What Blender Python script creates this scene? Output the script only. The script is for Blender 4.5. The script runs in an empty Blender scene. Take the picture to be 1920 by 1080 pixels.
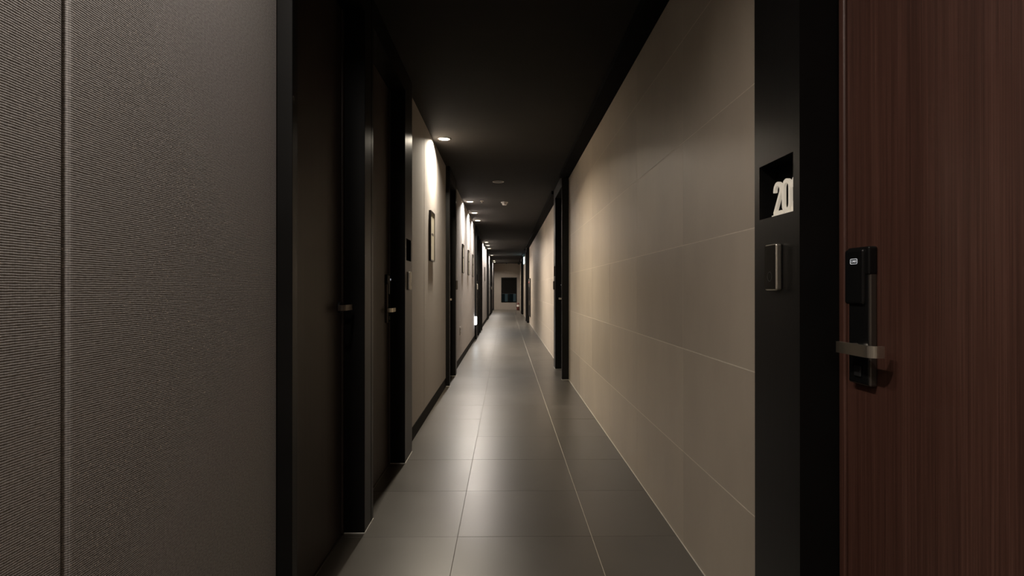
import bpy, bmesh, math, random
from mathutils import Vector, Matrix
random.seed(7)
scene = bpy.context.scene
C = scene.collection

# ------------------------------------------------------------------ camera, world, exposure
cam_d = bpy.data.cameras.new('camera')
cam = bpy.data.objects.new('camera', cam_d)
C.objects.link(cam)
cam_d.sensor_width = 36.0
cam_d.lens = 1105.0 / 1920.0 * 36.0
cam_d.clip_start = 0.02
cam_d.clip_end = 200
cam.location = (0, 0, 1.115)
cam.rotation_euler = (math.radians(90) + math.atan(2.5 / 1105), 0, -math.atan(11.5 / 1105))
scene.camera = cam

w = bpy.data.worlds.new('night')
scene.world = w
w.use_nodes = True
w.node_tree.nodes['Background'].inputs[0].default_value = (0.55, 0.75, 0.78, 1)
w.node_tree.nodes['Background'].inputs[1].default_value = 0.06

vs = scene.view_settings
vs.view_transform = 'Standard'
vs.look = 'None'
vs.exposure = 0.0
vs.gamma = 1.0
vs.use_curve_mapping = False

scene.cycles.caustics_reflective = False
scene.cycles.caustics_refractive = False

# ------------------------------------------------------------------ dimensions (metres)
CEIL = 2.53
Y0, Y1 = -4.0, 32.3
WL, WR = -0.69, 0.775          # finished wall faces
FL, FR = 0.645, 0.69           # door frame faces (distance from axis)
DL, DR = 0.745, 0.787          # door leaf faces
HEAD = 2.39

# ------------------------------------------------------------------ materials
MATS = {}
def mat(name, col=(.5, .5, .5), rough=.5, metal=0.0, spec=.5, emit=None, estr=0.0):
    m = bpy.data.materials.new(name)
    m.use_nodes = True
    b = m.node_tree.nodes['Principled BSDF']
    b.inputs['Base Color'].default_value = (*col, 1)
    b.inputs['Roughness'].default_value = rough
    b.inputs['Metallic'].default_value = metal
    b.inputs['Specular IOR Level'].default_value = spec
    if emit:
        b.inputs['Emission Color'].default_value = (*emit, 1)
        b.inputs['Emission Strength'].default_value = estr
    MATS[name] = m
    return m
def nodes(m): return m.node_tree.nodes, m.node_tree.links, m.node_tree.nodes['Principled BSDF']
def add(N, t, **kw):
    n = N.new(t)
    for k, v in kw.items(): setattr(n, k, v)
    return n
def ramp(N, stops):
    r = N.new('ShaderNodeValToRGB')
    e = r.color_ramp.elements
    while len(e) < len(stops): e.new(.5)
    for i, (p, c) in enumerate(stops):
        e[i].position = p
        e[i].color = (*c, 1)
    return r
def coords(N, L, scale, kind='Object'):
    """world-position coordinates, so joined surfaces stay continuous"""
    g = add(N, 'ShaderNodeNewGeometry')
    mp = add(N, 'ShaderNodeMapping')
    mp.inputs['Scale'].default_value = scale
    L.new(g.outputs['Position'], mp.inputs['Vector'])
    return mp

def m_fabric():
    m = mat('wall_fabric', (.3, .27, .24), .85, spec=.25)
    N, L, b = nodes(m)
    g = coords(N, L, (1, 1, 1))
    sep = add(N, 'ShaderNodeSeparateXYZ'); L.new(g.outputs[0], sep.inputs[0])
    # slub noise that bends the ribs a little
    mp = coords(N, L, (40, 40, 160)); nz = add(N, 'ShaderNodeTexNoise'); nz.inputs['Scale'].default_value = 1; nz.inputs['Detail'].default_value = 2
    L.new(mp.outputs[0], nz.inputs['Vector'])
    m1 = add(N, 'ShaderNodeMath', operation='MULTIPLY'); m1.inputs[1].default_value = 2 * math.pi / .0037
    L.new(sep.outputs['Z'], m1.inputs[0])
    m2 = add(N, 'ShaderNodeMath', operation='MULTIPLY_ADD'); m2.inputs[1].default_value = 4.0
    L.new(nz.outputs['Fac'], m2.inputs[0]); L.new(m1.outputs[0], m2.inputs[2])
    s = add(N, 'ShaderNodeMath', operation='SINE'); L.new(m2.outputs[0], s.inputs[0])
    # across-thread beads
    m3 = add(N, 'ShaderNodeMath', operation='MULTIPLY'); m3.inputs[1].default_value = 2 * math.pi / .0045
    L.new(sep.outputs['Y'], m3.inputs[0])
    s2 = add(N, 'ShaderNodeMath', operation='SINE'); L.new(m3.outputs[0], s2.inputs[0])
    mx = add(N, 'ShaderNodeMath', operation='MULTIPLY_ADD'); mx.inputs[1].default_value = .3
    L.new(s2.outputs[0], mx.inputs[0]); L.new(s.outputs[0], mx.inputs[2])
    mr = add(N, 'ShaderNodeMapRange'); mr.inputs['From Min'].default_value = -1.3; mr.inputs['From Max'].default_value = 1.3
    L.new(mx.outputs[0], mr.inputs['Value'])
    # fine speckle of threads
    mp4 = coords(N, L, (300, 130, 300)); n4 = add(N, 'ShaderNodeTexNoise'); n4.inputs['Scale'].default_value = 1; n4.inputs['Detail'].default_value = 1
    L.new(mp4.outputs[0], n4.inputs['Vector'])
    av = add(N, 'ShaderNodeMath', operation='MULTIPLY_ADD'); av.inputs[1].default_value = .55
    L.new(n4.outputs['Fac'], av.inputs[0])
    hf = add(N, 'ShaderNodeMath', operation='MULTIPLY'); hf.inputs[1].default_value = .45
    L.new(mr.outputs[0], hf.inputs[0]); L.new(hf.outputs[0], av.inputs[2])
    r = ramp(N, [(.20, (.166, .153, .147)), (.80, (.505, .474, .457))])
    L.new(av.outputs[0], r.inputs[0]); L.new(r.outputs[0], b.inputs['Base Color'])
    bp = add(N, 'ShaderNodeBump'); bp.inputs['Strength'].default_value = .45; bp.inputs['Distance'].default_value = .0006
    L.new(mr.outputs[0], bp.inputs['Height']); L.new(bp.outputs[0], b.inputs['Normal'])
    return m
def m_tile(name, c0, c1, rough, sc, streak=None, bump=.02):
    m = mat(name, c0, rough)
    N, L, b = nodes(m)
    oi = add(N, 'ShaderNodeObjectInfo')
    off = add(N, 'ShaderNodeVectorMath', operation='SCALE'); 
    cmb = add(N, 'ShaderNodeCombineXYZ')
    for k in range(3): L.new(oi.outputs['Random'], cmb.inputs[k])
    L.new(cmb.outputs[0], off.inputs[0]); off.inputs['Scale'].default_value = 37
    g = coords(N, L, sc)
    ad = add(N, 'ShaderNodeVectorMath', operation='ADD'); L.new(g.outputs[0], ad.inputs[0]); L.new(off.outputs[0], ad.inputs[1])
    nz = add(N, 'ShaderNodeTexNoise'); nz.inputs['Scale'].default_value = 1; nz.inputs['Detail'].default_value = 7; nz.inputs['Roughness'].default_value = .62
    L.new(ad.outputs[0], nz.inputs['Vector'])
    r = ramp(N, [(.32, c0), (.68, c1)]); L.new(nz.outputs['Fac'], r.inputs[0])
    hs = add(N, 'ShaderNodeHueSaturation')
    mr = add(N, 'ShaderNodeMapRange'); mr.inputs['To Min'].default_value = .94; mr.inputs['To Max'].default_value = 1.06
    L.new(oi.outputs['Random'], mr.inputs['Value']); L.new(mr.outputs[0], hs.inputs['Value'])
    L.new(r.outputs[0], hs.inputs['Color']); L.new(hs.outputs[0], b.inputs['Base Color'])
    rr = add(N, 'ShaderNodeMapRange'); rr.inputs['To Min'].default_value = rough - .05; rr.inputs['To Max'].default_value = rough + .07
    L.new(nz.outputs['Fac'], rr.inputs['Value']); L.new(rr.outputs[0], b.inputs['Roughness'])
    n2 = add(N, 'ShaderNodeTexNoise'); n2.inputs['Scale'].default_value = 60; n2.inputs['Detail'].default_value = 4
    L.new(g.outputs[0], n2.inputs['Vector'])
    bp = add(N, 'ShaderNodeBump'); bp.inputs['Strength'].default_value = bump; bp.inputs['Distance'].default_value = .002
    L.new(n2.outputs['Fac'], bp.inputs['Height']); L.new(bp.outputs[0], b.inputs['Normal'])
    return m
def m_wood(name, c0, c1, c2, rough):
    m = mat(name, c0, rough)
    N, L, b = nodes(m)
    g = coords(N, L, (1, 300, 2.2))
    n1 = add(N, 'ShaderNodeTexNoise'); n1.inputs['Scale'].default_value = 1; n1.inputs['Detail'].default_value = 5; n1.inputs['Roughness'].default_value = .65
    L.new(g.outputs[0], n1.inputs['Vector'])
    g2 = coords(N, L, (1, 26, .5))
    n2 = add(N, 'ShaderNodeTexNoise'); n2.inputs['Scale'].default_value = 1; n2.inputs['Detail'].default_value = 3
    L.new(g2.outputs[0], n2.inputs['Vector'])
    mx = add(N, 'ShaderNodeMath', operation='MULTIPLY_ADD'); mx.inputs[1].default_value = .72
    h = add(N, 'ShaderNodeMath', operation='MULTIPLY'); h.inputs[1].default_value = .28
    L.new(n2.outputs['Fac'], h.inputs[0]); L.new(n1.outputs['Fac'], mx.inputs[0]); L.new(h.outputs[0], mx.inputs[2])
    r = ramp(N, [(.34, c0), (.52, c1), (.70, c2)]); L.new(mx.outputs[0], r.inputs[0]); L.new(r.outputs[0], b.inputs['Base Color'])
    bp = add(N, 'ShaderNodeBump'); bp.inputs['Strength'].default_value = .12; bp.inputs['Distance'].default_value = .0006
    L.new(n1.outputs['Fac'], bp.inputs['Height']); L.new(bp.outputs[0], b.inputs['Normal'])
    return m
def m_noise(name, c0, c1, rough, sc=(8, 8, 8), spec=.5, bump=0.0):
    m = mat(name, c0, rough, spec=spec)
    N, L, b = nodes(m)
    g = coords(N, L, sc)
    n1 = add(N, 'ShaderNodeTexNoise'); n1.inputs['Scale'].default_value = 1; n1.inputs['Detail'].default_value = 5
    L.new(g.outputs[0], n1.inputs['Vector'])
    r = ramp(N, [(.3, c0), (.7, c1)]); L.new(n1.outputs['Fac'], r.inputs[0]); L.new(r.outputs[0], b.inputs['Base Color'])
    if bump:
        bp = add(N, 'ShaderNodeBump'); bp.inputs['Strength'].default_value = bump; bp.inputs['Distance'].default_value = .001
        L.new(n1.outputs['Fac'], bp.inputs['Height']); L.new(bp.outputs[0], b.inputs['Normal'])
    return m

m_fabric()
m_tile('wall_tile_stone', (.44, .372, .292), (.52, .445, .352), .42, (2.2, 2.2, 1.3))
m_tile('floor_tile_stone', (.054, .0465, .036), (.068, .059, .0465), .32, (1.6, 1.6, 1.6), bump=.03)
m_wood('door_wood', (.038, .0145, .0095), (.072, .0290, .0195), (.120, .0550, .0390), .45)
m_wood('dark_door_wood', (.014, .0082, .0064), (.026, .0155, .0122), (.042, .0265, .0210), .5)
m_noise('frame_black', (.0050, .0048, .0045), (.0085, .0080, .0075), .36, (3, 90, 3), spec=.16, bump=.04)
m_noise('ceiling_paint', (.022, .020, .0178), (.026, .0237, .021), .8, (3, 3, 3), spec=.10)
m_noise('trim_black', (.0045, .0042, .004), (.006, .0056, .0053), .7, (3, 3, 3), spec=.03)
m_noise('end_wall_paint', (.27, .23, .19), (.30, .26, .215), .6, (2, 2, 2))
m_noise('rear_wall_paint', (.50, .46, .40), (.55, .50, .44), .7, (2, 2, 2))
m_noise('skirting_black', (.006, .0055, .005), (.0065, .006, .0055), .6, (9, 9, 9), spec=.04)
m_noise('floor_grout', (.10, .095, .085), (.13, .12, .105), .8, (40, 40, 40))
m_noise('pale_grout', (.46, .42, .35), (.56, .51, .43), .75, (40, 40, 40))
m_noise('wall_grout', (.66, .59, .49), (.76, .68, .57), .8, (40, 40, 40))
m_noise('sealant', (.55, .53, .48), (.66, .63, .57), .5, (60, 60, 60))
mat('satin_steel', (.78, .72, .62), .32, 1.0)
mat('dark_satin_metal', (.12, .10, .085), .42, .8)
mat('black_plastic', (.006, .006, .006), .22)
mat('black_matte', (.010, .010, .010), .55)
mat('black_glass', (.004, .004, .004), .12, spec=.15)
mat('glass_icon', (.03, .03, .028), .4)
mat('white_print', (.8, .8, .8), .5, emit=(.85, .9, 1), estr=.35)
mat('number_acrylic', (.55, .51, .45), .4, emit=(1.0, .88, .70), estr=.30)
mat('white_plastic', (.62, .60, .56), .4)
mat('lamp_ring', (.05, .045, .04), .4)
mat('lamp_lens', (.9, .9, .85), .5, emit=(1.0, .86, .62), estr=14)
mat('picture_frame', (.012, .007, .005), .35)
m_noise('picture_paper', (.50, .47, .37), (.56, .53, .43), .35, (4, 9, 4))
m_noise('picture_ink', (.07, .06, .05), (.12, .10, .085), .5, (30, 30, 30))
mat('guide_lamp', (.9, .95, 1), .5, emit=(.82, .92, 1.0), estr=7)
mat('exit_panel', (.8, .95, .95), .5, emit=(.62, .93, 1.0), estr=7)
m_noise('extinguisher_red', (.095, .024, .017), (.12, .030, .021), .35, (8, 8, 8))
mat('rubber', (.012, .012, .012), .6)
mat('label_paper', (.75, .72, .65), .5)
mat('red_lamp', (.5, .16, .14), .3, emit=(1, .35, .3), estr=.25)
mat('cabinet_dark', (.028, .022, .019), .35, .3)
mat('cabinet_steel', (.35, .31, .26), .3, .8)
m_noise('window_blind', (.005, .0046, .004), (.0085, .0078, .0068), .9, (1, 1, 60), spec=.05)
m_noise('facade_dark', (.05, .07, .07), (.08, .10, .10), .8, (2, 2, 1))
m_noise('facade_pale', (.45, .50, .50), (.55, .60, .58), .8, (2, 2, 1))
gm = mat('window_glass', (1, 1, 1), .02)
gm.node_tree.nodes['Principled BSDF'].inputs['Transmission Weight'].default_value = 1
gm.node_tree.nodes['Principled BSDF'].inputs['IOR'].default_value = 1.05

# ------------------------------------------------------------------ mesh helpers
def link(name, me, m=None, parent=None):
    o = bpy.data.objects.new(name, me)
    C.objects.link(o)
    if m and me and not me.materials: me.materials.append(MATS[m])
    if parent: o.parent = parent
    return o
def done(name, bm, m, parent=None, smooth=False):
    bmesh.ops.recalc_face_normals(bm, faces=bm.faces)
    if smooth:
        for f in bm.faces: f.smooth = True
    me = bpy.data.meshes.new(name)
    bm.to_mesh(me); bm.free()
    return link(name, me, m, parent)
def box(bm, x0, x1, y0, y1, z0, z1, bev=0, seg=2):
    x0, x1 = sorted((x0, x1)); y0, y1 = sorted((y0, y1)); z0, z1 = sorted((z0, z1))
    b2 = bmesh.new()
    bmesh.ops.create_cube(b2, size=1)
    for v in b2.verts:
        v.co = Vector(((x0 + x1) / 2 + v.co.x * (x1 - x0), (y0 + y1) / 2 + v.co.y * (y1 - y0), (z0 + z1) / 2 + v.co.z * (z1 - z0)))
    if bev: bmesh.ops.bevel(b2, geom=list(b2.edges), offset=bev, segments=seg, affect='EDGES', profile=.5)
    me = bpy.data.meshes.new('t'); b2.to_mesh(me); b2.free(); bm.from_mesh(me); bpy.data.meshes.remove(me)
    return bm
def boxo(name, dims, m, parent=None, bev=0, seg=2):
    return done(name, box(bmesh.new(), *dims, bev=bev, seg=seg), m, parent)
def lathe(bm, prof, center=(0, 0, 0), axis='Z', n=24, cap=True):
    rings = []
    for r, h in prof:
        ring = []
        for k in range(n):
            a = 2 * math.pi * k / n
            p = (r * math.cos(a), r * math.sin(a), h)
            if axis == 'X': p = (h, p[0], p[1])
            if axis == 'Y': p = (p[0], h, p[1])
            ring.append(bm.verts.new(Vector(p) + Vector(center)))
        rings.append(ring)
    for a, b in zip(rings, rings[1:]):
        for k in range(n): bm.faces.new((a[k], a[(k + 1) % n], b[(k + 1) % n], b[k]))
    if cap:
        bm.faces.new(rings[0]); bm.faces.new(rings[-1])
    return bm
def prism(bm, pts, M, d0, d1):
    """closed 2-D outline extruded along local z, placed by matrix M"""
    a = [bm.verts.new(M @ Vector((x, y, d0))) for x, y in pts]
    b = [bm.verts.new(M @ Vector((x, y, d1))) for x, y in pts]
    n = len(pts)
    for k in range(n): bm.faces.new((a[k], a[(k + 1) % n], b[(k + 1) % n], b[k]))
    bm.faces.new(a); bm.faces.new(b)
    return bm
def ribbon(bm, path, hw, M, d0, d1, closed=False):
    """flat band of half width hw along a 2-D path, extruded: used for strokes of numerals"""
    n = len(path); Lp, Rp = [], []
    for i, p in enumerate(path):
        p = Vector(p)
        a = Vector(path[(i - 1) % n]) if (closed or i > 0) else None
        c = Vector(path[(i + 1) % n]) if (closed or i < n - 1) else None
        t1 = (p - a).normalized() if a is not None else None
        t2 = (c - p).normalized() if c is not None else None
        t1 = t1 or t2; t2 = t2 or t1
        n1 = Vector((-t1.y, t1.x)); n2 = Vector((-t2.y, t2.x))
        nn = (n1 + n2).normalized(); k = hw / max(.45, nn.dot(n1))
        Lp.append(p + nn * k); Rp.append(p - nn * k)
    V = [[bm.verts.new(M @ Vector((q.x, q.y, d))) for q in ps] for d in (d0, d1) for ps in (Lp, Rp)]
    l0, r0, l1, r1 = V
    rng = range(n) if closed else range(n - 1)
    for i in rng:
        j = (i + 1) % n
        bm.faces.new((l0[i], l0[j], r0[j], r0[i])); bm.faces.new((l1[i], l1[j], r1[j], r1[i]))
        bm.faces.new((l0[i], l0[j], l1[j], l1[i])); bm.faces.new((r0[i], r0[j], r1[j], r1[i]))
    if not closed:
        for i in (0, n - 1): bm.faces.new((l0[i], r0[i], r1[i], l1[i]))
    return bm
def tag(o, label, cat=None, group=None, kind=None):
    o['label'] = label
    if cat: o['category'] = cat
    if group: o['group'] = group
    if kind: o['kind'] = kind
    return o
def empty(name, loc=(0, 0, 0)):
    o = bpy.data.objects.new(name, None)
    C.objects.link(o)
    o.location = loc
    o.empty_display_size = .05
    return o
def part(name, bm, m, root, smooth=False):
    """mesh built in world coordinates, parented to an empty/mesh that may stand elsewhere"""
    o = done(name, bm, m, None, smooth)
    o.parent = root
    org = Vector(root.location)
    if root.parent: org += Vector(root.parent.location)
    if org.length: o.data.transform(Matrix.Translation(-org))
    return o
def wallM(s, X, Y, Z):
    """local x = reading direction, y = up, z = out of the wall, on the left (s=-1) or right (s=1) wall"""
    if s > 0: return Matrix(((0, 0, -1, X), (-1, 0, 0, Y), (0, 1, 0, Z), (0, 0, 0, 1)))
    return Matrix(((0, 0, 1, X), (1, 0, 0, Y), (0, 1, 0, Z), (0, 0, 0, 1)))
def slab(name, sx, sy, t, c):
    """chamfered tile: local x,y face, front at z=0"""
    bm = bmesh.new(); R = []
    for z, i in ((-t, 0), (-c, 0), (0, c)):
        R.append([bm.verts.new((x * (sx / 2 - i), y * (sy / 2 - i), z)) for x, y in ((-1, -1), (1, -1), (1, 1), (-1, 1))])
    for a, b in zip(R, R[1:]):
        for k in range(4): bm.faces.new((a[k], a[(k + 1) % 4], b[(k + 1) % 4], b[k]))
    bm.faces.new(R[2]); bm.faces.new(list(reversed(R[0])))
    me = bpy.data.meshes.new(name); bm.to_mesh(me); bm.free()
    return me

# ------------------------------------------------------------------ layout of doors along the corridor (y from, y to of whole frame)
# (side, number, near edge, near width, opening, far width)
DOORS = [
    (-1, 1, 1.787, .045, .870, .125), (-1, 2, 2.835, .040, .905, .280), (-1, 3, 6.775, .045, .775, .150),
    (-1, 4, 13.05, .255, .860, .045), (-1, 5, 14.22, .045, .860, .060), (-1, 6, 15.19, .045, .860, .100),
    (-1, 7, 21.35, .045, .900, .260), (-1, 8, 26.0, .255, .860, .045), (-1, 9, 27.17, .045, .880, .255), (-1, 10, 31.0, .045, .90, .255),
    (1, 11, .455, .045, .877, .250), (1, 12, 7.255, .045, .925, .255), (1, 13, 19.45, .045, .90, .255), (1, 14, 26.0, .045, .90, .255)]
def span(d): return d[2], d[2] + d[3] + d[4] + d[5]
def segments(side):
    """wall pieces between frames; touching frames leave none"""
    r, y = [], Y0
    for a, b in sorted(span(d) for d in DOORS if d[0] == side):
        if a - y > .02: r.append((y, a))
        y = b
    if Y1 - y > .02: r.append((y, Y1))
    return r

# ------------------------------------------------------------------ floor
fl = boxo('floor', (-.80, .84, Y0, Y1, -.08, -.0008), 'floor_grout')
tag(fl, 'grey stone tile corridor floor with pale joint lines', 'floor', kind='structure')
cols = [(-.79, -.2185), (-.2165, .3862), (.3888, .772)]
P = .6015; yb = 2.661
for x0, x1 in cols:
    me = slab('floor_tile', x1 - x0, P - .0014, .012, .0004); me.materials.append(MATS['floor_tile_stone'])
    k = math.floor((Y0 - yb) / P) + 1
    while yb + (k + 1) * P <= Y1 + .35:
        ya, yc = yb + k * P, yb + (k + 1) * P
        if yc > Y1:
            mm = slab('floor_tile', x1 - x0, Y1 - ya - .0014, .012, .0004); mm.materials.append(MATS['floor_tile_stone'])
            o = link('floor_tile', mm, None, fl); o.location = ((x0 + x1) / 2, (ya + Y1) / 2, 0)
            break
        o = link('floor_tile', me, None, fl)
        o.location = ((x0 + x1) / 2, (ya + yc) / 2, random.uniform(-.0003, .0003))
        k += 1
boxo('grout_line', (.3862, .3888, Y0, Y1, -.012, -.0004), 'pale_grout', fl)
for a, b in segments(1): boxo('sealant_line', (.7715, .7752, a, b, -.01, .0025), 'sealant', fl)

# ------------------------------------------------------------------ ceiling and far / rear walls
ce = boxo('ceiling', (-.90, .90, Y0, Y1, CEIL, CEIL + .1), 'ceiling_paint')
tag(ce, 'plain near-black painted corridor ceiling', 'ceiling', kind='structure')
WX0, WX1, WZ0, WZ1 = -.255, .600, .400, 1.765
bm = bmesh.new()
box(bm, -.9, WX0, Y1, Y1 + .18, -.05, CEIL + .1); box(bm, WX1, .9, Y1, Y1 + .18, -.05, CEIL + .1)
box(bm, WX0, WX1, Y1, Y1 + .18, -.05, WZ0); box(bm, WX0, WX1, Y1, Y1 + .18, WZ1, CEIL + .1)
tag(done('wall_end', bm, 'end_wall_paint'), 'beige end wall holding the dark window', 'wall', kind='structure')
tag(boxo('wall_rear', (-.9, .9, Y0 - .15, Y0, -.05, CEIL + .1), 'rear_wall_paint'), 'plain dim wall closing the corridor behind the viewer', 'wall', kind='structure')

# ------------------------------------------------------------------ right wall: stone tiles on a grout bed
bm = bmesh.new()
box(bm, .836, .95, Y0, Y1, -.05, CEIL)
for a, b in segments(1): box(bm, WR + .0005, .836, a, b, -.05, CEIL)
wr = done('wall_right', bm, 'wall_grout')
tag(wr, 'long wall of large beige stone tiles between black door frames', 'wall', kind='structure')
ROWS = [0, .407, .857, 1.307, 1.757, 2.207, CEIL]
tile_cache = {}
for a, b in segments(1):
    if b < 1: 
        continue
    TW = .905; k = math.floor((a - 2.572) / TW)
    while 2.572 + k * TW < b:
        ya, yc = max(a, 2.572 + k * TW), min(b, 2.572 + (k + 1) * TW); k += 1
        if yc - ya < .03: continue
        for z0, z1 in zip(ROWS, ROWS[1:]):
            key = (round(yc - ya, 3), round(z1 - z0, 3))
            if key not in tile_cache:
                tile_cache[key] = slab('wall_tile', key[0] - .0036, key[1] - .0036, .008, .0002); tile_cache[key].materials.append(MATS['wall_tile_stone'])
            o = link('wall_tile', tile_cache[key], None, wr)
            o.matrix_local = wallM(1, WR + random.uniform(-.0002, .0002), (ya + yc) / 2, (z0 + z1) / 2)
tag(boxo('wall_slab', (WR, .836, Y0, .455, 0, CEIL), 'wall_tile_stone', wr), 'plain stone stretch of the tiled wall')
# black soffit trim above the tiles
for i, (a, b) in enumerate(segments(1)):
    t = boxo('trim_%d' % (i + 1), (.657, WR, a, b, 2.485, CEIL), 'trim_black')
    tag(t, 'black ceiling trim along the top of the stone tiles', 'trim', 'black ceiling trims over the stone wall', 'structure')

# ------------------------------------------------------------------ left wall: fabric panels
bm = bmesh.new()
box(bm, -.95, -.79, Y0, Y1, -.05, CEIL)
for a, b in segments(-1): box(bm, -.79, WL - .012, a, b, -.05, CEIL)
wl = done('wall_left', bm, 'black_matte')
tag(wl, 'long wall of ribbed fabric panels between black door frames', 'wall', kind='structure')
joints = {0: [-1.5, -.28, .931], 1: [4.985]}
for i, (a, b) in enumerate(segments(-1)):
    js = joints.get(i)
    if js is None:
        n = max(1, round((b - a) / 1.25)); js = [a + (b - a) * k / n for k in range(1, n)]
    ys = [a] + js + [b]
    for ya, yc in zip(ys, ys[1:]):
        hg = .0028 if i == 0 else .0020
        ga = hg if ya in js else 0; gb = hg if yc in js else 0
        bm = box(bmesh.new(), WL - .012, WL, ya + ga, yc - gb, .10, CEIL)
        ed = [e for e in bm.edges if all(abs(v.co.x - WL) < 1e-5 for v in e.verts) and abs(e.verts[0].co.y - e.verts[1].co.y) < 1e-6]
        bmesh.ops.bevel(bm, geom=ed, offset=.0110 if i == 0 else .004, segments=5, affect='EDGES', profile=.5)
        done('fabric_panel', bm, 'wall_fabric', wl)
    sk = boxo('baseboard_left', (WL - .012, WL + .004, a, b, 0, .10), 'skirting_black', None, .0015)
    tag(sk, 'low black baseboard under the fabric panels', 'baseboard', 'black baseboards under the fabric panels', 'structure')

# ------------------------------------------------------------------ doors
def lever_bar(s, XD, y_neck, direction, z):
    """flat bar that turns back to the door at its free end"""
    pts_o, pts_i = [], []
    L = .108; R = .018; t = .010; a0 = .056
    for k in range(9):
        th = math.pi / 2 * k / 8
        pts_o.append((L - R + R * math.sin(th), a0 - R + R * math.cos(th)))
        pts_i.append((L - R + (R - t) * math.sin(th), a0 - R + (R - t) * math.cos(th)))
    out = [(-.014, a0)] + pts_o + [(L, a0 - R - .012), (L - t, a0 - R - .012)] + list(reversed(pts_i)) + [(-.014, a0 - t)]
    M = Matrix(((0, -s, 0, s * XD), (direction, 0, 0, y_neck), (0, 0, 1, z), (0, 0, 0, 1)))
    return prism(bmesh.new(), out, M, -.012, .012)
def text_mesh(txt, size, M, depth, name, m):
    cu = bpy.data.curves.new(name, 'FONT'); cu.body = txt; cu.size = size; cu.extrude = depth
    cu.align_x = 'CENTER'; cu.align_y = 'CENTER'; cu.resolution_u = 3
    ob = bpy.data.objects.new(name, cu); C.objects.link(ob)
    dg = bpy.context.evaluated_depsgraph_get()
    me = bpy.data.meshes.new_from_object(ob.evaluated_get(dg))
    bpy.data.objects.remove(ob); bpy.data.curves.remove(cu)
    me.transform(M); me.materials.clear(); me.materials.append(MATS[m]); me.name = name
    return me
def build_lock(door, s, XD, ye, d, detail):
    """ye: leaf edge at the latch; d: +1/-1 direction in y from the edge into the leaf"""
    def X(a): return s * (XD - a)
    y0, y1 = ye + d * .059, ye + d * .137
    lk = part('door_lock', box(bmesh.new(), X(0), X(.016), y0, y1, .908, 1.203, .003), 'dark_satin_metal', door)
    part('lock_face', box(bmesh.new(), X(.015), X(.0175), y0 + d * .004, y1 - d * .004, .912, 1.199, .001), 'black_plastic', lk)
    part('card_reader', box(bmesh.new(), X(.010), X(.025), y0 - d * .002, y1 - d * .012, 1.082, 1.203, .006, 3), 'black_plastic', lk)
    part('top_block', box(bmesh.new(), X(0), X(.0195), y0 + d * .001, y1 + d * .0015, 1.146, 1.207, .004, 3), 'black_plastic', lk)
    n = bmesh.new()
    lathe(n, [(.0095, 0), (.0095, .040)], (0, 0, 0), 'X', 16)
    n.transform(Matrix.Translation((X(.014) if s < 0 else X(.054), y0 + d * .034, .988)))
    part('lever_neck', n, 'satin_steel', lk, True)
    part('lever_handle', lever_bar(s, XD, y0 + d * .034, d, .988), 'satin_steel', lk)
    part('keyhole_cap', box(bmesh.new(), X(.017), X(.021), (y0 + y1) / 2 - .012, (y0 + y1) / 2 + .012, .925, .949, .002), 'black_matte', lk)
    if detail:
        M = wallM(s, X(.0252), (y0 + y1) / 2 - d * .004, 1.176)
        me = text_mesh('CARD', .0070, M, .0002, 'card_lettering', 'white_print')
        o = link('card_lettering', me, None, lk)
        o.data.transform(Matrix.Translation(-Vector(door.location)))
        path = []
        for cx, cy, a in ((.0095, .0025, 0), (-.0095, .0025, 90), (-.0095, -.0025, 180), (.0095, -.0025, 270)):
            for k in range(5):
                t = math.radians(a + 90 * k / 4); path.append((cx + .003 * math.cos(t), cy + .003 * math.sin(t)))
        part('card_outline', ribbon(bmesh.new(), path, .0005, M, -.0002, .0004, True), 'white_print', lk)
NICHES = []
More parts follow.
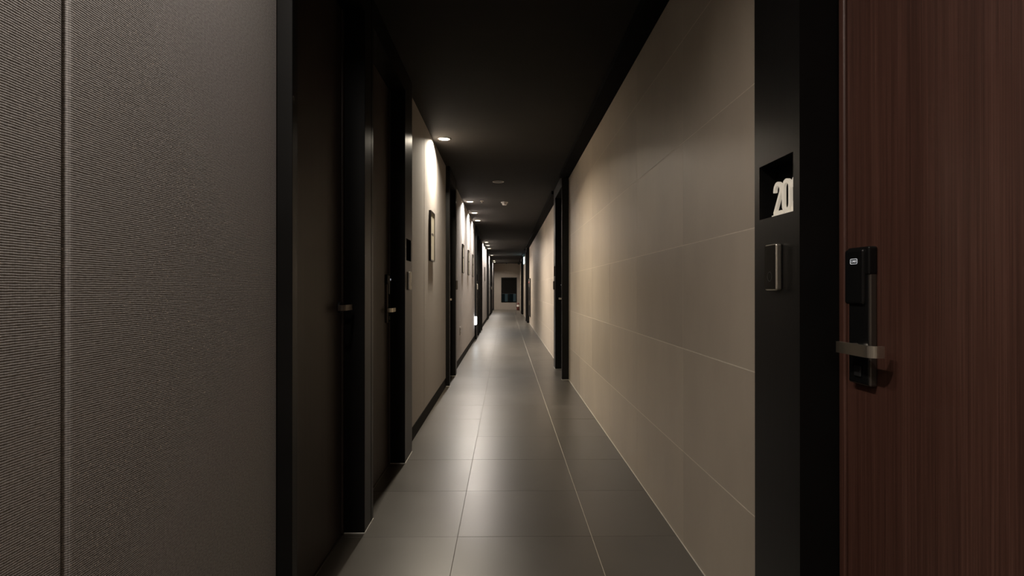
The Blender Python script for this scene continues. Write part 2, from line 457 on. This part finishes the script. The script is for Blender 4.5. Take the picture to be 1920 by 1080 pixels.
def build_door(spec, label):
    s, n, y, wn, op, wf = spec
    XF, XD, XB = (FR, DR, .836) if s > 0 else (FL, DL, .79)
    far_latch = wf > wn
    ya, yb_ = y + wn, y + wn + op; ye = yb_ + wf
    root = empty('door_%d' % n, (s * XD, (ya + yb_) / 2, 0))
    tag(root, label, 'door', kind='structure')
    def frame_piece(name, p0, p1, niche):
        bm = bmesh.new()
        if niche:
            n0, n1, z0, z1 = p0 + .031, p1 - .031, 1.303, 1.446
            if p1 - p0 > .27: n0 = p0 + .046; n1 = p1 - .046
            pd = .050
            box(bm, s * XF, s * XB, p0, p1, 0, z0); box(bm, s * XF, s * XB, p0, p1, z1, CEIL)
            box(bm, s * XF, s * XB, p0, p0 + .006, z0, z1); box(bm, s * XF, s * (XF + .006), p0 + .006, n0, z0, z1)
            box(bm, s * XF, s * XB, n1, p1, z0, z1); box(bm, s * (XF + pd), s * XB, p0 + .006, n1, z0, z1)
            NICHES.append((s, XF, n0, n1, z0))
        else:
            box(bm, s * XF, s * XB, p0, p1, 0, CEIL, .0015, 1)
        part(name, bm, 'frame_black', root)
    frame_piece('latch_panel' if not far_latch else 'hinge_jamb', y, ya, (not far_latch) and wn > .2)
    frame_piece('latch_panel' if far_latch else 'hinge_jamb', yb_, ye, far_latch and wf > .2)
    part('door_head', box(bmesh.new(), s * XF, s * XB, ya, yb_, HEAD, CEIL), 'frame_black', root)
    part('door_leaf', box(bmesh.new(), s * XD, s * (XB - .002), ya + .004, yb_ - .003, .006, HEAD - .003, .001, 1), 'door_wood' if n == 11 else 'dark_door_wood', root)
    d = -1 if far_latch else 1
    edge = yb_ if far_latch else ya
    bm = box(bmesh.new(), s * (XD - .008), s * (XD + .004), edge + d * .004, edge + d * .028, .006, HEAD - .003, .0055, 4)
    part('edge_strip', bm, 'door_wood' if n == 11 else 'dark_door_wood', root)
    if n == 1:
        yl = edge + d * .062; r0 = s * XD
        rs = part('lever_rose', lathe(bmesh.new(), [(.026, min(r0, r0 - s * .010)), (.026, max(r0, r0 - s * .010))], (0, yl, 1.035), 'X', 24), 'black_matte', root)
        part('lever_neck', lathe(bmesh.new(), [(.0095, min(r0, r0 - s * .052)), (.0095, max(r0, r0 - s * .052))], (0, yl, 1.035), 'X', 16), 'dark_satin_metal', rs, True)
        part('lever_handle', lever_bar(s, XD, yl, d, 1.035), 'dark_satin_metal', rs)
    else:
        build_lock(root, s, XD, edge, d, n in (2, 11, 12))
    # sealant bead at the foot of the frame and door sill
    bm = bmesh.new()
    for p0, p1 in ((y, ya), (yb_, ye)):
        box(bm, s * (XF - .0025), s * XF, p0, p1, 0, .004)
        box(bm, s * XF, s * XD, p0 - .0025, p0, 0, .004)
    part('sealant_line', bm, 'sealant', root)
    part('sill_strip', box(bmesh.new(), s * (XD - .006), s * XD, ya, yb_, 0, .005), 'dark_satin_metal', root)
    return root
LBL = {
    1: 'dark wood door beside the near ribbed fabric panel, without a number niche',
    2: 'dark wood door between the unnumbered door and the single framed picture',
    3: 'dark wood door between the single framed picture and the row of three',
    4: 'dark wood door just past the glowing white guide lamp',
    5: 'dark wood door in the middle of the row of three past the guide lamp',
    6: 'dark wood door at the far end of the row of three past the guide lamp',
    7: 'distant dark wood door just past the lone thin picture',
    8: 'distant dark wood door, first of the far pair in the fabric wall',
    9: 'distant dark wood door, second of the far pair in the fabric wall',
    10: 'dark wood door in the fabric wall at the corner with the end wall',
    11: 'reddish brown wood door with black card lock beside number 202',
    12: 'dark wood door between two long stretches of stone tile wall',
    13: 'dark wood door just past the fire hose cabinet',
    14: 'dark wood door near the fire extinguisher, past the exit sign'}
for d in DOORS: build_door(d, LBL[d[1]])

# ------------------------------------------------------------------ room number 202 in its niche
def arc(cx, cy, rx, ry, a0, a1, n):
    return [(cx + rx * math.cos(math.radians(a0 + (a1 - a0) * k / n)), cy + ry * math.sin(math.radians(a0 + (a1 - a0) * k / n))) for k in range(n + 1)]
def glyph(ch, W, H, hw):
    W2, H2 = W - 2 * hw, H - 2 * hw
    if ch == '0':
        r = W2 / 2
        p = arc(hw + r, H - hw - r, r, r, 0, 180, 10) + arc(hw + r, hw + r, r, r, 180, 360, 10)
        return [(p, True)]
    r = W2 / 2
    p = arc(hw + r, H - hw - r, r, r, 180, -25, 12)
    p = [(hw, H - hw - r - .004)] + p + [(hw + .002, hw + .004), (hw + .003, hw)]
    return [(p, False), ([(0 + .001, hw), (W, hw)], False)]
def number_sign(s, X, y_start, z, txt, label):
    root = empty('room_number_sign', (s * X, y_start, z))
    tag(root, label, 'number sign')
    W, Hh, hw, pitch = .0445, .086, .0050, .0480
    base = bmesh.new(); M = wallM(s, s * X, y_start, z)
    prism(base, [(-.004, 0), (pitch * 3, 0), (pitch * 3, .006), (-.004, .006)], M, -.010, .002)
    part('base_bar', base, 'number_acrylic', root)
    for i, ch in enumerate(txt):
        Mi = wallM(s, s * X, y_start - s * i * pitch, z + .005)
        bm = bmesh.new()
        for path, closed in glyph(ch, W, Hh, hw): ribbon(bm, path, hw, Mi, -.007, 0, closed)
        part('numeral', bm, 'number_acrylic', root)
for s, XF, n0, n1, z0 in NICHES:
    if s > 0 and n0 < 3: number_sign(1, .7045, 1.545, z0, '202', 'pale raised room number 202 in a black niche')

# ------------------------------------------------------------------ doorbell panels on the latch panels
def doorbell(s, XF, y0, y1, z0, z1, label, m_rim='satin_steel', m_face='black_glass', group=None):
    root = empty('doorbell_panel', (s * XF, (y0 + y1) / 2, z0))
    tag(root, label, 'doorbell', group)
    bm = box(bmesh.new(), s * XF, s * (XF - .017), y0, y1, z0, z1, .005, 5)
    part('metal_body', bm, m_rim, root)
    part('glass_face', box(bmesh.new(), s * (XF - .0155), s * (XF - .0180), y0 + .004, y1 - .002, z0 + .003, z1 - .003, .001, 1), m_face, root)
    M = wallM(s, s * (XF - .0180), (y0 + y1) / 2, z0 + (z1 - z0) * .30)
    part('bell_ring', ribbon(bmesh.new(), arc(0, 0, .012, .012, 0, 345, 23), .0007, M, 0, .0003, True), 'glass_icon', root)
doorbell(1, FR, 1.463, 1.526, 1.112, 1.230, 'slim black glass doorbell panel with steel edge under number 202')
doorbell(-1, FL, 3.880, 3.940, 1.112, 1.232, 'steel edged doorbell panel beside the single framed picture', m_face='white_plastic')
doorbell(-1, FL, 7.640, 7.705, 1.112, 1.232, 'dark doorbell panel beside the row of three pictures', m_rim='dark_satin_metal')
doorbell(1, FR, 8.315, 8.395, 1.112, 1.232, 'dark doorbell panel on the frame of the door amid the stone tiles', m_rim='dark_satin_metal')
doorbell(-1, FL, 13.12, 13.20, 1.112, 1.232, 'pale doorbell panel on the frame above the glowing guide lamp', m_face='white_plastic')
doorbell(-1, FL, 26.08, 26.16, 1.112, 1.232, 'distant pale doorbell panel on the far pair of doors', m_face='white_plastic')

# ------------------------------------------------------------------ recessed downlights
def downlight(y, label, power, col=(1.0, .86, .68), group=None):
    x = -.579
    root = empty('downlight', (x, y, CEIL))
    tag(root, label, 'downlight', group)
    bm = bmesh.new()
    lathe(bm, [(.066, CEIL), (.066, CEIL - .003), (.061, CEIL - .006), (.053, CEIL - .006), (.050, CEIL - .002), (.050, CEIL)], (x, y, 0), n=32, cap=False)
    part('trim_ring', bm, 'lamp_ring', root, True)
    part('lens', lathe(bmesh.new(), [(.0502, CEIL - .0005), (.0502, CEIL - .0035), (.03, CEIL - .0055)], (x, y, 0), n=24), 'lamp_lens', root, True)
    ld = bpy.data.lights.new('downlight_glow', 'AREA')
    ld.shape = 'DISK'; ld.size = .092; ld.energy = power; ld.color = col; ld.spread = math.radians(154)
    lo = bpy.data.objects.new('downlight_glow', ld); C.objects.link(lo)
    lo.parent = root; lo.location = (0, 0, -.0075)
PW = 52
downlight(-2.6, 'added unseen downlight brightening the corridor behind the viewer', 36, (1.0, .91, .81))  # added lamp out of view, gives the steel edges a bright corridor to reflect
downlight(-.75, 'downlight just before door 202 over the fabric panels', 5, (1.0, .91, .81))
downlight(.50, 'downlight over the near ribbed fabric panels facing door 202', 16, (1.0, .92, .84))
downlight(1.22, 'downlight over the near ribbed fabric beside the unnumbered door', 7, (1.0, .92, .84))
downlight(5.54, 'warm bright downlight above the single framed picture', PW, (1.0, .88, .70))
for y, t in ((9.50, 'downlight above the row of three pictures, beside the sprinkler head'), (10.90, 'downlight above the middle picture of the row of three'),
             (12.10, 'downlight above the picture nearest the glowing guide lamp')):
    downlight(y, t, PW, (1.0, .91, .82), 'downlights over the row of three pictures')
for y, t in ((17.7, 'downlight before the lone thin picture, following the row of three doors'), (19.0, 'downlight directly above the lone thin picture'),
             (20.4, 'downlight past the lone thin picture, before the next door')):
    downlight(y, t, PW, (1.0, .91, .82), 'downlights over the wall with the lone picture')
downlight(24.45, 'distant downlight across from the glowing exit sign', PW, (1.0, .91, .82))
for y, t in ((29.2, 'distant downlight just past the far pair of doors'), (30.6, 'last downlight before the corner door and end wall')):
    downlight(y, t, PW * .8, (1.0, .91, .82), 'downlights close to the end wall')

# ------------------------------------------------------------------ framed pictures
def picture(y0, y1, z0, z1, label, group=None):
    root = empty('framed_picture', (WL, (y0 + y1) / 2, z0))
    tag(root, label, 'picture', group)
    f, d = .012, .020
    bm = bmesh.new()
    box(bm, WL, WL + d, y0, y0 + f, z0, z1); box(bm, WL, WL + d, y1 - f, y1, z0, z1)
    box(bm, WL, WL + d, y0 + f, y1 - f, z0, z0 + f); box(bm, WL, WL + d, y0 + f, y1 - f, z1 - f, z1)
    part('picture_frame', bm, 'picture_frame', root)
    pp = part('picture_paper', box(bmesh.new(), WL, WL + .014, y0 + f, y1 - f, z0 + f, z1 - f), 'picture_paper', root)
    zm, wd = z0 + (z1 - z0) * .55, y1 - y0
    M = wallM(-1, WL + .014, (y0 + y1) / 2, zm)
    pts = [(-wd * .26, -.006), (-wd * .1, -.012), (wd * .3, -.015), (wd * .36, .004), (wd * .2, .012), (-wd * .12, .008)]
    part('picture_mark', prism(bmesh.new(), pts, M, -.002, .0004), 'picture_ink', root)
picture(5.285, 5.575, 1.372, 1.826, 'single framed pale picture under the warm bright downlight')
for a, t in ((9.23, 'picture in the row of three, beside the dark doorbell panel'), (10.62, 'middle framed picture in the row of three'),
             (11.98, 'picture in the row of three, beside the glowing guide lamp')):
    picture(a, a + .285, 1.372, 1.826, t, 'row of three framed pictures')
picture(18.85, 19.135, 1.372, 1.826, 'lone thin framed picture on the far fabric wall')

# ------------------------------------------------------------------ guide lamp, wall outlet
g = empty('guide_lamp', (WL, 12.80, .35)); tag(g, 'glowing white emergency guide lamp low on the fabric wall', 'guide lamp')
part('back_plate', box(bmesh.new(), WL, WL + .016, 12.66, 12.94, .340, .530, .003), 'white_plastic', g)
part('lamp_cover', box(bmesh.new(), WL + .016, WL + .058, 12.672, 12.928, .350, .520, .012, 3), 'guide_lamp', g)
o_ = empty('wall_outlet', (WL, 8.85, .43)); tag(o_, 'small pale wall outlet low under the row of three pictures', 'outlet')
part('outlet_plate', box(bmesh.new(), WL, WL + .009, 8.815, 8.885, .430, .550, .002), 'white_plastic', o_)
for z in (.465, .515): part('socket', lathe(bmesh.new(), [(.016, WL + .0085), (.016, WL + .0098)], (0, 8.85, z), 'X', 12), 'black_matte', o_)

# ------------------------------------------------------------------ ceiling fittings
def detector(x, y, label, m, r=.055, h=.045):
    root = empty('smoke_detector', (x, y, CEIL)); tag(root, label, 'detector')
    part('detector_base', lathe(bmesh.new(), [(r, CEIL), (r, CEIL - .012), (r * .9, CEIL - .016)], (x, y, 0), n=24), m, root, False)
    part('detector_dome', lathe(bmesh.new(), [(r * .72, CEIL - .016), (r * .72, CEIL - h * .7), (r * .55, CEIL - h), (.006, CEIL - h - .003)], (x, y, 0), n=24), m, root, False)
detector(-.022, 9.55, 'white ceiling smoke detector near the row of three downlights', 'white_plastic', .058, .05)
detector(.03, 31.6, 'dark round ceiling detector close to the end wall', 'black_matte', .05, .05)
o_ = empty('ceiling_speaker', (-.10, 7.74, CEIL)); tag(o_, 'flat dark round ceiling speaker before the white smoke detector', 'speaker')
part('speaker_rim', lathe(bmesh.new(), [(.075, CEIL), (.075, CEIL - .005), (.068, CEIL - .008), (.062, CEIL - .005), (.062, CEIL)], (-.10, 7.74, 0), n=32, cap=False), 'cabinet_steel', o_)
part('speaker_grille', lathe(bmesh.new(), [(.0622, CEIL), (.0622, CEIL - .0035), (.02, CEIL - .0045)], (-.10, 7.74, 0), n=24), 'black_matte', o_)
o_ = empty('sprinkler_head', (-.384, 9.44, CEIL)); tag(o_, 'tiny ceiling sprinkler head between downlight and white smoke detector', 'sprinkler')
part('sprinkler_plate', lathe(bmesh.new(), [(.030, CEIL), (.030, CEIL - .003), (.018, CEIL - .008)], (-.384, 9.44, 0), n=20), 'satin_steel', o_)
part('sprinkler_bulb', lathe(bmesh.new(), [(.007, CEIL - .008), (.007, CEIL - .028), (.015, CEIL - .029), (.015, CEIL - .031)], (-.384, 9.44, 0), n=12), 'satin_steel', o_)

# ------------------------------------------------------------------ exit sign on the stone wall
g = empty('exit_sign', (WR, 24.2, 2.16)); tag(g, 'glowing cyan white exit sign high on the far stone wall', 'sign')
part('sign_housing', box(bmesh.new(), WR, WR - .022, 24.00, 24.42, 2.155, 2.445, .003), 'white_plastic', g)
part('sign_panel', box(bmesh.new(), WR - .022, WR - .048, 24.01, 24.41, 2.165, 2.435, .004), 'exit_panel', g)

# ------------------------------------------------------------------ fire hose cabinet
g = empty('fire_hose_cabinet', (WR, 18.75, .26)); tag(g, 'dark fire hose cabinet with red lamp set on the stone wall', 'cabinet')
part('cabinet_body', box(bmesh.new(), WR, WR - .030, 18.36, 19.12, .26, 1.46, .003), 'cabinet_dark', g)
dr = part('cabinet_door', box(bmesh.new(), WR - .030, WR - .036, 18.39, 19.09, .29, 1.16, .002), 'cabinet_dark', g)
part('door_handle', box(bmesh.new(), WR - .036, WR - .050, 18.44, 18.46, .62, .76, .003), 'satin_steel', dr)
part('alarm_plate', box(bmesh.new(), WR - .030, WR - .036, 18.39, 19.09, 1.19, 1.44, .002), 'cabinet_steel', g)
part('red_lamp', lathe(bmesh.new(), [(.032, WR - .036), (.032, WR - .044), (.022, WR - .054), (.006, WR - .058)], (0, 18.62, 1.33), 'X', 20), 'red_lamp', g, False)
part('alarm_button', lathe(bmesh.new(), [(.035, WR - .036), (.035, WR - .048), (.02, WR - .05)], (0, 18.85, 1.33), 'X', 20), 'extinguisher_red', g, False)

# ------------------------------------------------------------------ fire extinguisher
ex, ey = .655, 31.55
g = empty('fire_extinguisher', (ex, ey, 0)); tag(g, 'red fire extinguisher standing on the floor below the window', 'extinguisher')
part('cylinder', lathe(bmesh.new(), [(.070, 0), (.075, .01), (.075, .31), (.066, .35), (.040, .385), (.024, .40), (.024, .415)], (ex, ey, 0), n=24), 'extinguisher_red', g, True)
part('paper_label', lathe(bmesh.new(), [(.0758, .19), (.0758, .29)], (ex, ey, 0), n=24, cap=False), 'label_paper', g, True)
part('valve', lathe(bmesh.new(), [(.020, .415), (.020, .445), (.012, .455)], (ex, ey, 0), n=16), 'satin_steel', g)
part('squeeze_lever', box(bmesh.new(), ex - .012, ex + .012, ey - .12, ey + .03, .452, .464, .003), 'black_matte', g)
part('carry_handle', box(bmesh.new(), ex - .012, ex + .012, ey - .10, ey + .02, .425, .435, .003), 'black_matte', g)
hb = bmesh.new(); prev = None; nn = 10
path = [Vector((ex - .02, ey - .01, .43)) , Vector((ex - .075, ey - .02, .44)), Vector((ex - .098, ey - .02, .38)), Vector((ex - .092, ey - .02, .25)), Vector((ex - .088, ey - .02, .13))]
for p in path:
    ring = [hb.verts.new(p + Vector((.010 * math.cos(2 * math.pi * k / nn), .010 * math.sin(2 * math.pi * k / nn), 0))) for k in range(nn)]
    if prev:
        for k in range(nn): hb.faces.new((prev[k], prev[(k + 1) % nn], ring[(k + 1) % nn], ring[k]))
    prev = ring
part('hose', hb, 'rubber', g, True)

# ------------------------------------------------------------------ window in the end wall
wn = empty('window_1', ((WX0 + WX1) / 2, Y1, WZ0)); tag(wn, 'dark end wall window with black blind over two lower panes', 'window', kind='structure')
f = .045; ya, yb2 = Y1 - .015, Y1 + .10
part('frame_side', box(bmesh.new(), WX0, WX0 + f, ya, yb2, WZ0, WZ1), 'frame_black', wn)
part('frame_side', box(bmesh.new(), WX1 - f, WX1, ya, yb2, WZ0, WZ1), 'frame_black', wn)
part('frame_top', box(bmesh.new(), WX0 + f, WX1 - f, ya, yb2, WZ1 - f, WZ1), 'frame_black', wn)
part('frame_sill', box(bmesh.new(), WX0 + f, WX1 - f, ya, yb2, WZ0, WZ0 + f), 'frame_black', wn)
xm = .155
part('mullion', box(bmesh.new(), xm - .022, xm + .022, Y1 + .02, Y1 + .09, WZ0 + f, WZ1 - f), 'frame_black', wn)
part('pane', box(bmesh.new(), WX0 + f, xm - .022, Y1 + .055, Y1 + .061, WZ0 + f, WZ1 - f), 'window_glass', wn)
part('pane', box(bmesh.new(), xm + .022, WX1 - f, Y1 + .055, Y1 + .061, WZ0 + f, WZ1 - f), 'window_glass', wn)
bl = part('blind', box(bmesh.new(), WX0 + f, WX1 - f, Y1 + .006, Y1 + .010, .875, WZ1 - f), 'window_blind', wn)
part('blind_rail', box(bmesh.new(), WX0 + f, WX1 - f, Y1 + .002, Y1 + .014, .865, .885), 'black_matte', bl)
# neighbouring building seen through the lower panes
nb = empty('neighbour_building', (.17, 35.5, -3)); tag(nb, 'dim bluish facade with pale pillars beyond the end window', 'building')
part('facade', box(bmesh.new(), -4, 4.4, 35.5, 36.2, -3, 5), 'facade_dark', nb)
for x in (-.62, -.06, .44, 1.0): part('pillar', box(bmesh.new(), x, x + .17, 35.32, 35.5, -3, 5), 'facade_pale', nb)
